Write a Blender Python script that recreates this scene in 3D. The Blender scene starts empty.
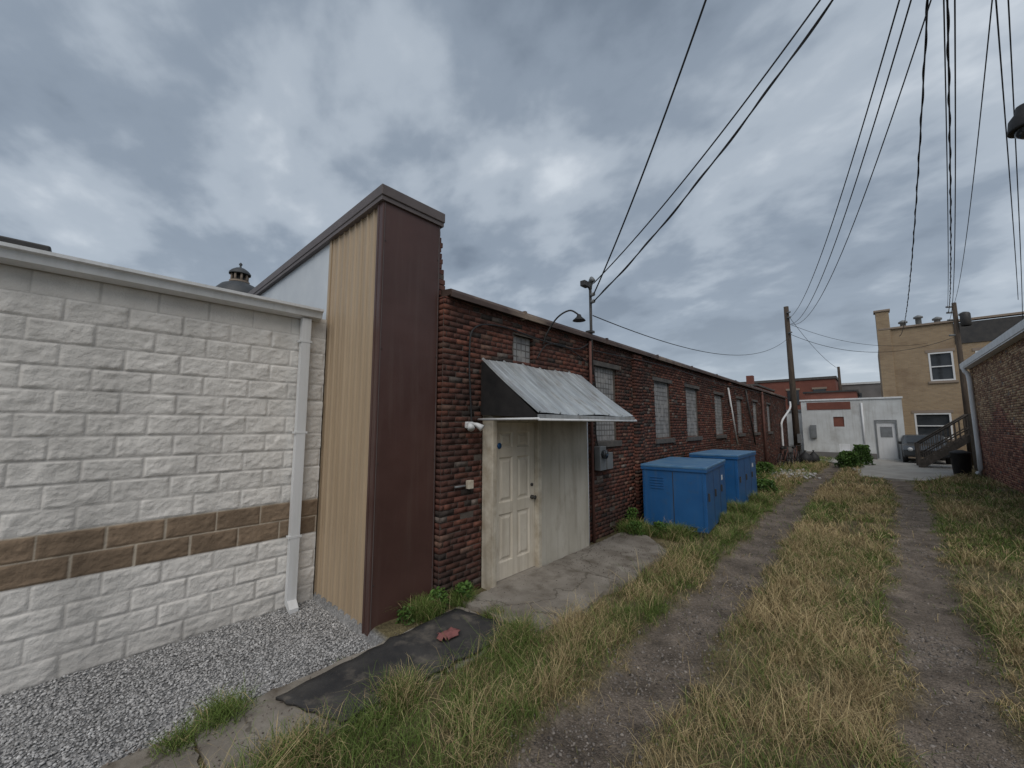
import bpy, bmesh, math, random
import numpy as np
from mathutils import Vector
random.seed(7); rng=np.random.default_rng(7)
scene=bpy.context.scene
scene.view_settings.view_transform='Standard'
scene.view_settings.look='None'
scene.view_settings.exposure=0

# ---------------------------------------------------------------- noise
TAB=rng.random((256,256))
def vn(x,y,s=0):
    x=np.asarray(x,float)+s*17.31; y=np.asarray(y,float)+s*9.73
    ix=np.floor(x).astype(int); iy=np.floor(y).astype(int)
    fx=x-ix; fy=y-iy; fx=fx*fx*(3-2*fx); fy=fy*fy*(3-2*fy)
    a=TAB[ix%256,iy%256]; b=TAB[(ix+1)%256,iy%256]; c=TAB[ix%256,(iy+1)%256]; d=TAB[(ix+1)%256,(iy+1)%256]
    return (a*(1-fx)+b*fx)*(1-fy)+(c*(1-fx)+d*fx)*fy
def fbm(x,y,s=0,o=4):
    r=0;a=.5;t=0
    for i in range(o):
        r=r+a*vn(x*2**i,y*2**i,s+i*3); t+=a; a*=.5
    return r/t

# ---------------------------------------------------------------- materials
def M(name,c1,c2=None,scale=4,rough=.8,bump=.15,bscale=60,metal=0.,attr=False,stretch=(1,1,1),lo=.35,hi=.65,c3=None,s3=9,l3=.55,h3=.7,bdist=.01,spec=.4,grime=None,pale=None,crack=0,dent=0):
    m=bpy.data.materials.new(name); m.use_nodes=True
    nt=m.node_tree; n=nt.nodes; L=nt.links
    b=n['Principled BSDF']; b.inputs['Roughness'].default_value=rough; b.inputs['Metallic'].default_value=metal
    b.inputs['Specular IOR Level'].default_value=spec
    tc=n.new('ShaderNodeTexCoord'); mp=n.new('ShaderNodeMapping'); mp.inputs['Scale'].default_value=stretch
    L.new(tc.outputs['Object'],mp.inputs['Vector'])
    def noise(sc,det=8,vec=None):
        t=n.new('ShaderNodeTexNoise'); t.inputs['Scale'].default_value=sc; t.inputs['Detail'].default_value=det
        t.inputs['Roughness'].default_value=.6
        L.new(mp.outputs[0] if vec is None else vec,t.inputs['Vector']); return t
    def ramp(src,a,c,k=1.):
        r=n.new('ShaderNodeMapRange'); r.inputs['From Min'].default_value=a; r.inputs['From Max'].default_value=c; r.inputs['To Max'].default_value=k
        L.new(src,r.inputs['Value']); return r.outputs[0]
    def mix(fac,a,c,mode='MIX'):
        x=n.new('ShaderNodeMix'); x.data_type='RGBA'; x.blend_type=mode
        L.new(fac,x.inputs[0])
        for s,i in ((a,6),(c,7)):
            if isinstance(s,tuple): x.inputs[i].default_value=(*s,1)
            else: L.new(s,x.inputs[i])
        return x.outputs[2]
    n1=noise(scale)
    f=ramp(n1.outputs[0],lo,hi)
    if attr:
        at=n.new('ShaderNodeAttribute'); at.attribute_name='Col'
        k=n.new('ShaderNodeMix'); k.data_type='RGBA'; k.blend_type='MULTIPLY'; k.inputs[0].default_value=1
        L.new(at.outputs['Color'],k.inputs[6])
        col=mix(f,c1,c2 or c1); L.new(col,k.inputs[7]); col=k.outputs[2]
    else:
        col=mix(f,c1,c2 or c1)
    if c3:
        n3=noise(s3); col=mix(ramp(n3.outputs[0],l3,h3),col,c3)
    if pale:
        n4=noise(pale[1],9,tc.outputs['Object']); col=mix(ramp(n4.outputs[0],pale[2],pale[3],pale[4]),col,pale[0])
    if grime:
        gm=n.new('ShaderNodeMapping'); gm.inputs['Scale'].default_value=(7,7,.5); L.new(tc.outputs['Object'],gm.inputs['Vector'])
        ng=noise(1.6,6,gm.outputs[0]); col=mix(ramp(ng.outputs[0],.5,.8,grime[1]),col,grime[0])
    if crack:
        nc=noise(3,4,tc.outputs['Object'])
        va=n.new('ShaderNodeVectorMath'); va.operation='MULTIPLY_ADD'; va.inputs[1].default_value=(.5,.5,.5); L.new(nc.outputs['Color'],va.inputs[0]); L.new(tc.outputs['Object'],va.inputs[2])
        vo=n.new('ShaderNodeTexVoronoi'); vo.feature='DISTANCE_TO_EDGE'; vo.inputs['Scale'].default_value=crack; L.new(va.outputs[0],vo.inputs['Vector'])
        rr=n.new('ShaderNodeMapRange'); rr.inputs[1].default_value=.008; rr.inputs[2].default_value=.002; rr.inputs[4].default_value=.6
        L.new(vo.outputs['Distance'],rr.inputs[0])
        col=mix(rr.outputs[0],col,(.06,.05,.035))
    L.new(col,b.inputs['Base Color'])
    nrm=None
    if dent:
        nd=noise(1.6,2,tc.outputs['Object']); bd=n.new('ShaderNodeBump'); bd.inputs['Strength'].default_value=dent; bd.inputs['Distance'].default_value=.06
        L.new(nd.outputs[0],bd.inputs['Height']); nrm=bd.outputs[0]; L.new(nrm,b.inputs['Normal'])
    if bump>0:
        nb=noise(bscale,6,tc.outputs['Object'])
        bp=n.new('ShaderNodeBump'); bp.inputs['Strength'].default_value=bump; bp.inputs['Distance'].default_value=bdist
        if nrm: L.new(nrm,bp.inputs['Normal'])
        L.new(nb.outputs[0],bp.inputs['Height']); L.new(bp.outputs[0],b.inputs['Normal'])
    return m

m_cmu=M('split_face_block',(.90,.90,.90),(1,1,1),attr=True,rough=.92,bump=.7,bscale=60,scale=7,bdist=.01)
m_brick=M('old_brick',(.58,.56,.55),(1.10,1.06,1.02),attr=True,rough=.95,bump=.6,bscale=70,scale=14,c3=(.040,.033,.030),s3=1.2,l3=.45,h3=.85,pale=((.19,.16,.14),2.3,.60,.80,.40),spec=.2)
m_brick2=M('alley_brick',(.75,.75,.75),(1.1,1.1,1.1),attr=True,rough=.92,bump=.6,bscale=70,scale=10,c3=(.10,.07,.05),s3=.8,l3=.55,h3=.85)
m_mortar=M('old_mortar',(.072,.058,.050),(.14,.118,.10),rough=.95,bump=.8,bscale=50,scale=3)
m_tan=M('tan_metal',(.46,.355,.24),(.39,.295,.195),rough=.5,bump=.02,bscale=20,scale=1.5,stretch=(3,3,.3),grime=((.24,.18,.13),.35),dent=.12)
m_brown=M('brown_metal',(.072,.036,.030),(.092,.047,.039),rough=.38,bump=.03,bscale=3,scale=1.2,bdist=.02,grime=((.13,.09,.075),.35),dent=.3)
m_coping=M('coping_metal',(.11,.09,.085),(.15,.125,.12),rough=.5,bump=.02,scale=2)
m_white=M('white_metal',(.74,.75,.76),(.64,.65,.65),rough=.5,bump=.03,scale=3,stretch=(1,1,.3),grime=((.4,.39,.36),.4))
m_whitewall=M('white_panel',(.66,.70,.73),(.58,.62,.66),rough=.6,bump=.03,scale=2)
m_door=M('door_paint',(.66,.60,.50),(.57,.51,.41),rough=.55,bump=.05,scale=3,c3=(.36,.28,.19),s3=4,l3=.62,h3=.9,grime=((.29,.23,.165),.6))
m_frame=M('frame_paint',(.64,.59,.49),(.43,.37,.28),rough=.6,bump=.2,scale=6,grime=((.18,.14,.10),.6))
m_stucco=M('dirty_stucco',(.54,.505,.43),(.43,.395,.325),rough=.9,bump=.4,bscale=35,scale=2.5,c3=(.27,.22,.165),s3=3,l3=.56,h3=.85,stretch=(1,1,.5),grime=((.18,.14,.10),.55))
m_black=M('black_paint',(.012,.012,.013),(.03,.028,.027),rough=.6,bump=.05)
m_dark=M('dark_metal',(.035,.034,.034),(.06,.055,.05),rough=.5,bump=.1)
m_cable=M('cable_rubber',(.018,.018,.02),(.03,.03,.03),rough=.6,bump=0)
m_galv=M('galvanised_metal',(.52,.55,.56),(.34,.36,.37),rough=.4,metal=.35,scale=3,bump=.08,bscale=8,c3=(.20,.15,.115),s3=4,l3=.52,h3=.85,stretch=(.5,2.5,1))
m_blue=M('blue_paint',(.016,.095,.26),(.022,.115,.30),rough=.38,scale=2,bump=.04,bscale=10,c3=(.05,.10,.18),s3=6,l3=.58,h3=.9,grime=((.08,.13,.2),.5),dent=.25)
m_bluetop=M('blue_paint_pale',(.06,.17,.33),(.13,.25,.38),rough=.45,scale=3,bump=.04,bscale=10)  # paler blue for the box lids
m_wood=M('weathered_pole_wood',(.10,.075,.055),(.05,.038,.03),rough=.9,scale=6,stretch=(4,4,.3),bump=.5,bscale=30)
m_greywood=M('grey_wood',(.12,.10,.085),(.07,.06,.05),rough=.9,scale=4,stretch=(2,2,1),bump=.4,bscale=30)
m_concrete=M('worn_concrete',(.31,.28,.24),(.20,.175,.145),rough=.95,scale=2.2,bump=.6,bscale=40,c3=(.115,.095,.072),s3=3.1,l3=.5,h3=.72,crack=.5)
m_mat=M('rubber_mat',(.028,.028,.03),(.07,.066,.062),rough=.75,scale=3,bump=.4,bscale=120,c3=(.19,.165,.135),s3=5,l3=.54,h3=.78)
m_red=M('faded_red_cloth',(.33,.13,.12),(.20,.08,.075),rough=.9,scale=9)
m_stone=M('gravel_stone',(.8,.8,.8),(1,1,1),attr=True,rough=.85,scale=60,bump=.3,bscale=150)
m_grass=M('grass_blades',(.85,.85,.85),(1.1,1.1,1.1),attr=True,rough=.7,scale=2,bump=0,spec=.2)
m_leaf=M('leaves',(.85,.85,.85),(1.1,1.1,1.1),attr=True,rough=.6,scale=2,bump=0,spec=.3)
m_roofbrown=M('roof_edge_metal',(.055,.035,.03),(.11,.075,.06),rough=.6,scale=4,bump=.2,stretch=(1,.4,1),c3=(.26,.2,.15),s3=.9,l3=.58,h3=.66)
m_roof=M('tar_roof',(.05,.05,.05),(.08,.08,.08),rough=.95)
m_rust=M('rusty_pipe',(.10,.045,.035),(.15,.07,.055),rough=.8,scale=9)
m_grey=M('grey_box',(.22,.23,.24),(.16,.17,.17),rough=.5,scale=5)
m_glass=M('dark_glass',(.03,.035,.04),(.05,.055,.06),rough=.08,scale=2,bump=0)
m_whiteb=M('white_painted_wall',(.66,.68,.68),(.54,.55,.54),rough=.85,scale=1.2,bump=.3,bscale=12,c3=(.38,.37,.35),s3=.8,l3=.58,h3=.8,grime=((.3,.28,.25),.5))
m_redb=M('far_red_brick',(.22,.085,.06),(.16,.06,.045),rough=.9,scale=1.2,bump=.3,bscale=12)
m_greyb=M('far_grey_wall',(.20,.19,.185),(.14,.135,.13),rough=.9,scale=1.2)
m_sill=M('stone_sill',(.07,.065,.062),(.12,.11,.10),rough=.9,scale=6,bump=.3)
m_dome=M('dome_slate',(.045,.05,.055),(.07,.075,.08),rough=.6,scale=.6)
m_domest=M('dome_stone',(.30,.24,.19),(.24,.19,.15),rough=.9,scale=.6)
m_carp=M('grey_car_paint',(.10,.11,.12),(.12,.13,.14),rough=.25,metal=.5,scale=2,bump=0)
m_lconc=M('light_concrete',(.40,.38,.345),(.28,.265,.24),rough=.95,scale=1.2,bump=.3,c3=(.14,.13,.1),s3=1.7,l3=.6,h3=.75)

def tiled_mat(name,c1,c2,mo,bw,bh,ms,offset,dirt,dl,dh,ds=5,coord=(1,2),rough=.6):
    m=bpy.data.materials.new(name); m.use_nodes=True; nt=m.node_tree; n=nt.nodes; L=nt.links
    b=n['Principled BSDF']; b.inputs['Roughness'].default_value=rough
    tc=n.new('ShaderNodeTexCoord'); sp=n.new('ShaderNodeSeparateXYZ'); cb=n.new('ShaderNodeCombineXYZ')
    L.new(tc.outputs['Object'],sp.inputs[0])
    if coord=='sum':
        ad=n.new('ShaderNodeMath'); L.new(sp.outputs[0],ad.inputs[0]); L.new(sp.outputs[1],ad.inputs[1]); L.new(ad.outputs[0],cb.inputs[0])
    else: L.new(sp.outputs[coord[0]],cb.inputs[0])
    L.new(sp.outputs[2],cb.inputs[1])
    br=n.new('ShaderNodeTexBrick'); br.offset=offset; br.inputs['Scale'].default_value=1
    br.inputs['Brick Width'].default_value=bw; br.inputs['Row Height'].default_value=bh; br.inputs['Mortar Size'].default_value=ms
    br.inputs['Color1'].default_value=(*c1,1); br.inputs['Color2'].default_value=(*c2,1); br.inputs['Mortar'].default_value=(*mo,1)
    L.new(cb.outputs[0],br.inputs['Vector'])
    ns=n.new('ShaderNodeTexNoise'); ns.inputs['Scale'].default_value=ds; ns.inputs['Detail'].default_value=8
    L.new(tc.outputs['Object'],ns.inputs['Vector'])
    mr=n.new('ShaderNodeMapRange'); mr.inputs[1].default_value=dl; mr.inputs[2].default_value=dh; L.new(ns.outputs[0],mr.inputs[0])
    mx=n.new('ShaderNodeMix'); mx.data_type='RGBA'; L.new(mr.outputs[0],mx.inputs[0]); L.new(br.outputs[0],mx.inputs[6]); mx.inputs[7].default_value=(*dirt,1)
    L.new(mx.outputs[2],b.inputs['Base Color'])
    bp=n.new('ShaderNodeBump'); bp.inputs['Strength'].default_value=.6; bp.inputs['Distance'].default_value=.01; bp.invert=True
    L.new(br.outputs['Fac'],bp.inputs['Height']); L.new(bp.outputs[0],b.inputs['Normal'])
    return m
m_win=tiled_mat('glass_block_panel',(.21,.21,.21),(.31,.31,.305),(.11,.105,.10),.1,.1,.010,0,(.33,.32,.305),.48,.66,rough=.8)
m_tanb=tiled_mat('tan_brick_wall',(.37,.27,.165),(.30,.215,.13),(.30,.25,.19),.22,.075,.008,.5,(.20,.135,.085),.5,.78,ds=.8,coord='sum',rough=.9)

def ground_mat():
    m=bpy.data.materials.new('alley_ground'); m.use_nodes=True; nt=m.node_tree; n=nt.nodes; L=nt.links
    b=n['Principled BSDF']; b.inputs['Roughness'].default_value=.95; b.inputs['Specular IOR Level'].default_value=.2
    tc=n.new('ShaderNodeTexCoord'); at=n.new('ShaderNodeAttribute'); at.attribute_name='Col'
    def noise(s,d=8):
        t=n.new('ShaderNodeTexNoise'); t.inputs['Scale'].default_value=s; t.inputs['Detail'].default_value=d; t.inputs['Roughness'].default_value=.65
        L.new(tc.outputs['Object'],t.inputs['Vector']); return t.outputs[0]
    vo=n.new('ShaderNodeTexVoronoi'); vo.inputs['Scale'].default_value=70; L.new(tc.outputs['Object'],vo.inputs['Vector'])
    hs=n.new('ShaderNodeSeparateColor'); L.new(vo.outputs['Color'],hs.inputs[0])
    mr=n.new('ShaderNodeMapRange'); mr.inputs[3].default_value=.7; mr.inputs[4].default_value=1.3; L.new(hs.outputs[0],mr.inputs[0])
    mr2=n.new('ShaderNodeMapRange'); mr2.inputs[1].default_value=.3; mr2.inputs[2].default_value=.7; mr2.inputs[3].default_value=.5; mr2.inputs[4].default_value=1.45; L.new(noise(2.5),mr2.inputs[0])
    mu=n.new('ShaderNodeMath'); mu.operation='MULTIPLY'; L.new(mr.outputs[0],mu.inputs[0]); L.new(mr2.outputs[0],mu.inputs[1])
    vm=n.new('ShaderNodeVectorMath'); vm.operation='SCALE'; L.new(at.outputs['Color'],vm.inputs[0]); L.new(mu.outputs[0],vm.inputs[3])
    L.new(vm.outputs[0],b.inputs['Base Color'])
    ad=n.new('ShaderNodeMath'); ad.operation='SUBTRACT'; L.new(noise(25),ad.inputs[0]); L.new(vo.outputs['Distance'],ad.inputs[1])
    bp=n.new('ShaderNodeBump'); bp.inputs['Strength'].default_value=.8; bp.inputs['Distance'].default_value=.012
    L.new(ad.outputs[0],bp.inputs['Height']); L.new(bp.outputs[0],b.inputs['Normal'])
    return m
m_ground=ground_mat()

# ---------------------------------------------------------------- mesh helpers
COL=scene.collection
def empty(name,loc=(0,0,0)):
    o=bpy.data.objects.new(name,None); o.location=loc; COL.objects.link(o); return o
def link(o,parent=None):
    COL.objects.link(o)
    if parent: o.parent=parent
    return o
def pymesh(name,v,f,mat,parent=None,smooth=False):
    me=bpy.data.meshes.new(name); me.from_pydata(v,[],f); me.update()
    if smooth: me.polygons.foreach_set('use_smooth',[True]*len(me.polygons))
    me.materials.append(mat); o=bpy.data.objects.new(name,me); return link(o,parent)
def npmesh(name,V,F,mat,parent=None,col=None,smooth=False):
    me=bpy.data.meshes.new(name); V=np.asarray(V,np.float32)
    if not isinstance(F,list): F=[F]
    idx=np.concatenate([a.ravel() for a in F]).astype(np.int32)
    cnt=np.concatenate([np.full(len(a),a.shape[1]) for a in F]).astype(np.int32)
    st=np.concatenate([[0],np.cumsum(cnt)[:-1]]).astype(np.int32)
    me.vertices.add(len(V)); me.vertices.foreach_set('co',V.ravel())
    me.loops.add(len(idx)); me.loops.foreach_set('vertex_index',idx)
    me.polygons.add(len(cnt)); me.polygons.foreach_set('loop_start',st); me.polygons.foreach_set('loop_total',cnt)
    if smooth: me.polygons.foreach_set('use_smooth',np.ones(len(cnt),bool))
    if col is not None:
        a=me.attributes.new('Col','FLOAT_COLOR','POINT'); c=np.ones((len(V),4),np.float32); c[:,:3]=col
        a.data.foreach_set('color',c.ravel())
    me.update(); me.validate(); me.materials.append(mat)
    return link(bpy.data.objects.new(name,me),parent)
def box(name,x0,x1,y0,y1,z0,z1,mat,parent=None,bevel=0):
    v=[(x,y,z) for x in(x0,x1) for y in(y0,y1) for z in(z0,z1)]
    f=[(0,1,3,2),(4,6,7,5),(0,4,5,1),(2,3,7,6),(0,2,6,4),(1,5,7,3)]
    o=pymesh(name,v,f,mat,parent)
    if bevel:
        b=o.modifiers.new('bevel','BEVEL'); b.width=bevel; b.segments=2
    return o
def tube(name,pts,r,mat,parent=None,n=10):
    pts=[Vector(p) for p in pts]; rs=r if isinstance(r,(list,tuple)) else [r]*len(pts)
    v=[];f=[]; up=Vector((0.13,0.21,1)).normalized()
    for i,p in enumerate(pts):
        d=(pts[min(i+1,len(pts)-1)]-pts[max(i-1,0)]).normalized()
        a=d.cross(up)
        if a.length<.15: a=d.cross(Vector((1,0,0)))
        a.normalize(); b=d.cross(a).normalized()
        for k in range(n):
            t=2*math.pi*k/n; v.append(tuple(p+(a*math.cos(t)+b*math.sin(t))*rs[i]))
    for i in range(len(pts)-1):
        for k in range(n):
            f.append((i*n+k,i*n+(k+1)%n,(i+1)*n+(k+1)%n,(i+1)*n+k))
    f.append(tuple(range(n))[::-1]); f.append(tuple((len(pts)-1)*n+k for k in range(n)))
    return pymesh(name,v,f,mat,parent,smooth=True)
def prism(name,poly,axis,a,b,mat,parent=None):
    n=len(poly); v=[]
    for t in (a,b):
        for p,q in poly:
            v.append({'x':(t,p,q),'y':(p,t,q),'z':(p,q,t)}[axis])
    f=[tuple(range(n)),tuple(range(2*n-1,n-1,-1))]+[(i,(i+1)%n,n+(i+1)%n,n+i) for i in range(n)]
    o=pymesh(name,v,f,mat,parent)
    bm=bmesh.new(); bm.from_mesh(o.data); bmesh.ops.recalc_face_normals(bm,faces=bm.faces); bm.to_mesh(o.data); bm.free()
    return o
def lathe(name,prof,cx,cy,mat,parent,n=24,smooth=True):
    v=[];f=[]
    for r,z in prof:
        for k in range(n):
            t=2*math.pi*k/n; v.append((cx+r*math.cos(t),cy+r*math.sin(t),z))
    for i in range(len(prof)-1):
        for k in range(n): f.append((i*n+k,i*n+(k+1)%n,(i+1)*n+(k+1)%n,(i+1)*n+k))
    f.append(tuple((len(prof)-1)*n+k for k in range(n)))
    return pymesh(name,v,f,mat,parent,smooth)

def bricks(name,X0,s,y0,y1,z0,z1,openings,colfn,mat,parent,bl=.205,bh=.068,jog=.002,depth=.11,m=.009,rough=1.):
    V=[];C=[]
    z=z0;row=0
    while z<z1-.02:
        zt=min(z+bh,z1); zc=(z+zt)/2
        blocks=[(o[0],o[1]) for o in openings if o[2]<zc<o[3]]
        header=(row%6==5)
        L_=bl*(.52 if header else 1)
        y=y0-(L_/2 if row%2 else 0)
        while y<y1:
            a=max(y,y0); b=min(y+L_,y1); segs=[(a,b)]
            for (p,q) in blocks:
                ns=[]
                for (u,w) in segs:
                    if q<=u or p>=w: ns.append((u,w))
                    else:
                        if p-u>.03: ns.append((u,p))
                        if w-q>.03: ns.append((q,w))
                segs=ns
            for (u,w) in segs:
                if w-u<.03: continue
                g=m/2; j=random.gauss(0,jog)
                if random.random()<.02*rough: j-=.014
                fx=X0+s*j
                jj=lambda k=.003: random.uniform(-k,k)*rough
                for (yy,zz) in ((u+g,z+g),(w-g,z+g),(w-g,zt-g),(u+g,zt-g)):
                    V.append((fx+s*jj(.0018),yy+jj(.004),zz+jj(.003)))
                for (yy,zz) in ((u+g,z+g),(w-g,z+g),(w-g,zt-g),(u+g,zt-g)):
                    V.append((X0-s*depth,yy,zz))
                c=colfn((u+w)/2,zc)
                C+= [c]*8
            y+=L_
        z+=bh; row+=1
    n=len(V)//8; base=np.arange(n)[:,None,None]*8
    q=np.array([(0,1,2,3),(0,4,5,1),(1,5,6,2),(2,6,7,3),(3,7,4,0)])
    if s<0: q=q[:,::-1]
    F=(base+q[None]).reshape(-1,4)
    return npmesh(name,np.array(V),F,mat,parent,col=np.array(C))
def sheet_cut(name,X,y0,y1,z0,z1,openings,mat,parent):
    ys=sorted({y0,y1,*[min(max(v,y0),y1) for o in openings for v in o[:2]]}); zs=sorted({z0,z1,*[min(max(v,z0),z1) for o in openings for v in o[2:]]})
    v=[];f=[]
    for i in range(len(ys)-1):
        for j in range(len(zs)-1):
            yc=(ys[i]+ys[i+1])/2; zc=(zs[j]+zs[j+1])/2
            if any(o[0]<yc<o[1] and o[2]<zc<o[3] for o in openings): continue
            k=len(v); v+=[(X,ys[i],zs[j]),(X,ys[i+1],zs[j]),(X,ys[i+1],zs[j+1]),(X,ys[i],zs[j+1])]; f.append((k,k+1,k+2,k+3))
    return pymesh(name,v,f,mat,parent)

# ---------------------------------------------------------------- ground sheet
def rutL(y): return -1.56+.10*np.sin(y*.28+.6)
def rutR(y): return .15+.03*np.clip(y,0,14)+.04*np.sin(y*.5)
def rutmask(x,y):
    wob=.30*(fbm(x*1.8,y*1.8,3)-.5)+.22*(fbm(x*7,y*7,5)-.5)
    dl=np.abs(x-rutL(y))-.27+wob; dr=np.abs(x-rutR(y))-.26+wob
    d=np.minimum(dl,dr)
    return np.clip(.5-d/.16,0,1)*np.clip((30-y)/3,0,1)
def hgt(x,y):
    m=rutmask(x,y)
    h=.03*(fbm(x*1.1,y*1.1,1)-.5)-.04*m+.018*(fbm(x*7,y*7,2)-.5)
    g=np.clip((-3.45-x)/.12,0,1)*np.clip((2.06-y)/.04,0,1)
    h=h*(1-g)+g*(-.10+.03*(fbm(x*2,y*2,4)-.5))
    far=np.clip((np.abs(x)-6)/4,0,1)
    return h*(1-far)
xs=np.concatenate([-np.geomspace(600,6,18),np.arange(-5.5,3.6,.045),np.geomspace(4,600,18)])
ys=np.concatenate([-np.geomspace(300,3,12),np.arange(-2.8,12,.05),np.arange(12,34,.12),np.geomspace(36,900,16)])
GX,GY=np.meshgrid(xs,ys,indexing='ij')
GZ=hgt(GX,GY)
nx,ny=GX.shape
V=np.stack([GX,GY,GZ],-1).reshape(-1,3)
I=np.arange(nx*ny).reshape(nx,ny)
F=np.stack([I[:-1,:-1],I[1:,:-1],I[1:,1:],I[:-1,1:]],-1).reshape(-1,4)
m_=rutmask(GX,GY)[...,None]
t_=fbm(GX*1.5,GY*1.5,8)[...,None]; t2=fbm(GX*5,GY*5,18)[...,None]
soil=np.array([.14,.11,.066])*(.7+.6*t_)+np.array([.01,.02,0])*t_
rut=np.array([.165,.135,.108])*(.5+.5*t_+.5*t2)
C=soil*(1-m_)+rut*m_
gr=(np.clip((-3.45-GX)/.1,0,1)*(GY<2.06))[...,None]
C=C*(1-gr)+np.array([.25,.25,.25])*gr
npmesh('ground',V,F,m_ground,col=C.reshape(-1,3),smooth=True)

def slab(name,poly,z,th,mat,parent=None):
    n=len(poly)
    out=[]
    for i in range(n):
        p=Vector(poly[i]);q=Vector(poly[(i+1)%n]); k=max(2,int((q-p).length/.06))
        for j in range(k):
            w=p.lerp(q,j/k); out.append((w.x+random.uniform(-.016,.016),w.y+random.uniform(-.016,.016)))
    return prism(name,out,'z',z-th,z,mat,parent)
pav=empty('concrete_walkway')
slab('slab_1',[(-3.47,-4),(-2.68,-4),(-2.72,.62),(-3.46,.6)],.012,.15,m_concrete,pav)
slab('slab_2',[(-3.46,.63),(-2.72,.65),(-2.66,2.1),(-3.44,2.02)],.022,.15,m_concrete,pav)
slab('slab_3',[(-3.44,2.06),(-2.66,2.13),(-2.62,2.95),(-3.5,2.95)],.016,.15,m_concrete,pav)
slab('slab_4',[(-3.52,3.0),(-2.52,3.02),(-2.38,3.6),(-2.48,4.3),(-2.36,4.7),(-3.52,4.65)],.045,.15,m_concrete,pav)
slab('slab_5',[(-3.54,4.69),(-2.36,4.73),(-2.5,5.6),(-2.46,6.3),(-3.1,6.95),(-3.55,6.9)],.035,.15,m_concrete,pav)
slab('concrete_pavement',[(-.5,20.5),(1.2,20.3),(2.2,23),(2.85,26),(2.85,34),(-3.2,34),(-3.0,29),(-1.0,26)],.03,.12,m_lconc)

# ---------------------------------------------------------------- rubber mat
mm=empty('rubber_mat')
v=[];f=[];nxm,nym=10,24
cs=[(-3.31,1.08),(-2.73,1.30),(-2.64,3.02),(-3.42,2.82)]
for i in range(nxm+1):
    for j in range(nym+1):
        u=i/nxm;w=j/nym
        x=(cs[0][0]*(1-u)+cs[1][0]*u)*(1-w)+(cs[3][0]*(1-u)+cs[2][0]*u)*w
        y=(cs[0][1]*(1-u)+cs[1][1]*u)*(1-w)+(cs[3][1]*(1-u)+cs[2][1]*u)*w
        z=.04+.025*float(fbm(x*3,y*3,6))+(.02 if (w>.52 and w<.58) else 0)
        v.append((x+.010*math.sin(j*1.7),y+.010*math.sin(i*2.3),z))
for i in range(nxm):
    for j in range(nym):
        a=i*(nym+1)+j; f.append((a,a+nym+1,a+nym+2,a+1))
o=pymesh('mat_surface',v,f,m_mat,mm,True); s=o.modifiers.new('s','SOLIDIFY'); s.thickness=.02
v=[];f=[]
for i in range(9):
    for j in range(9):
        v.append((-3.02+.018*(i-4)+random.uniform(-.008,.008)+.01*math.sin(j*1.3),2.42+.028*(j-4)+random.uniform(-.01,.01),.078+.035*random.random()*(1 if 0<i<8 and 0<j<8 else 0)))
for i in range(8):
    for j in range(8):
        if (i in(0,7) and j in(0,1,6,7)) or (i in (1,6) and j in (0,7)): continue
        a=i*9+j; f.append((a,a+9,a+10,a+1))
rg=pymesh('crumpled_red_rag',v,f,m_red,None,True); rg.modifiers.new('s','SOLIDIFY').thickness=.006

# ---------------------------------------------------------------- CMU building
cmu=empty('concrete_block_building')
XC=-5.12
ysg=np.concatenate([np.arange(-9,-1.6,.06),np.arange(-1.6,2.021,.0105)]); zsg=np.arange(-.30,3.36,.0105)
Yg,Zg=np.meshgrid(ysg,zsg,indexing='ij')
z0=-.1
co=np.floor((Zg-z0)/.2); off=np.where(co%2==1,.2,0.)
bi=np.floor((Yg+off)/.4); u=(Yg+off)-bi*.4; w=(Zg-z0)-co*.2
d=np.minimum(np.minimum(u,.4-u),np.minimum(w,.2-w))
pil=np.clip((d-.005)/.014,0,1)
rid=vn(bi*7.7+.5,co*5.3+.5,2); rid2=vn(bi*3.1+.5,co*8.7+.5,6)
n1=fbm(Yg*7+bi*13.7,Zg*9+co*7.1,1,6); n2=np.abs(fbm(Yg*13+bi*3.7,Zg*15+co*9.1,4,5)-.5)*2
n3=fbm(Yg*30,Zg*34,14,3)
smooth_=(co>=16)
H=np.where(d<.005,-.001,0)+pil*np.where(smooth_,.0015,.001+.030*np.clip(n1-.36,0,1)+.012*n2+.007*(n3-.4))+.001*rid
Xg=XC+H
col=np.zeros(Yg.shape+(3,))
base=np.array([.76,.73,.685])
sh=.93+.13*rid2[...,None]
col[:]=base*sh*(.92+.16*n1[...,None])
band=((co==4)|(co==5))
col[band]=(np.array([.255,.185,.125])*(.75+.5*rid[...,None])*(.8+.4*n1[...,None]))[band]
mort=(d<.0065)
col[mort]=np.array([.60,.575,.54]); col[mort&band]=np.array([.50,.43,.34])
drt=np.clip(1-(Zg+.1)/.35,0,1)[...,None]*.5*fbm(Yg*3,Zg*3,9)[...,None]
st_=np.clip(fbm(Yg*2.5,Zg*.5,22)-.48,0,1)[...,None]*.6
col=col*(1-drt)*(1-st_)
a,b=Yg.shape; I=np.arange(a*b).reshape(a,b)
F=np.stack([I[:-1,:-1],I[1:,:-1],I[1:,1:],I[:-1,1:]],-1).reshape(-1,4)
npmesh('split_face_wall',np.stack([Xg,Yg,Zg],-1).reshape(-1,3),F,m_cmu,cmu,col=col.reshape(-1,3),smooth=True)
box('roof_deck',-22,XC-.05,-9,2.0,3.1,3.3,m_roof,cmu)
box('back_walls',-22,XC-.06,-9,2.0,-.3,3.1,m_greyb,cmu)
gp=[(XC-.06,3.43),(XC+.20,3.43),(XC+.20,3.40),(XC+.165,3.39),(XC+.15,3.32),(XC+.03,3.30),(XC+.03,3.345),(XC-.06,3.345)]
prism('roof_gutter',gp,'y',-9,1.90,m_white,cmu)
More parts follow.
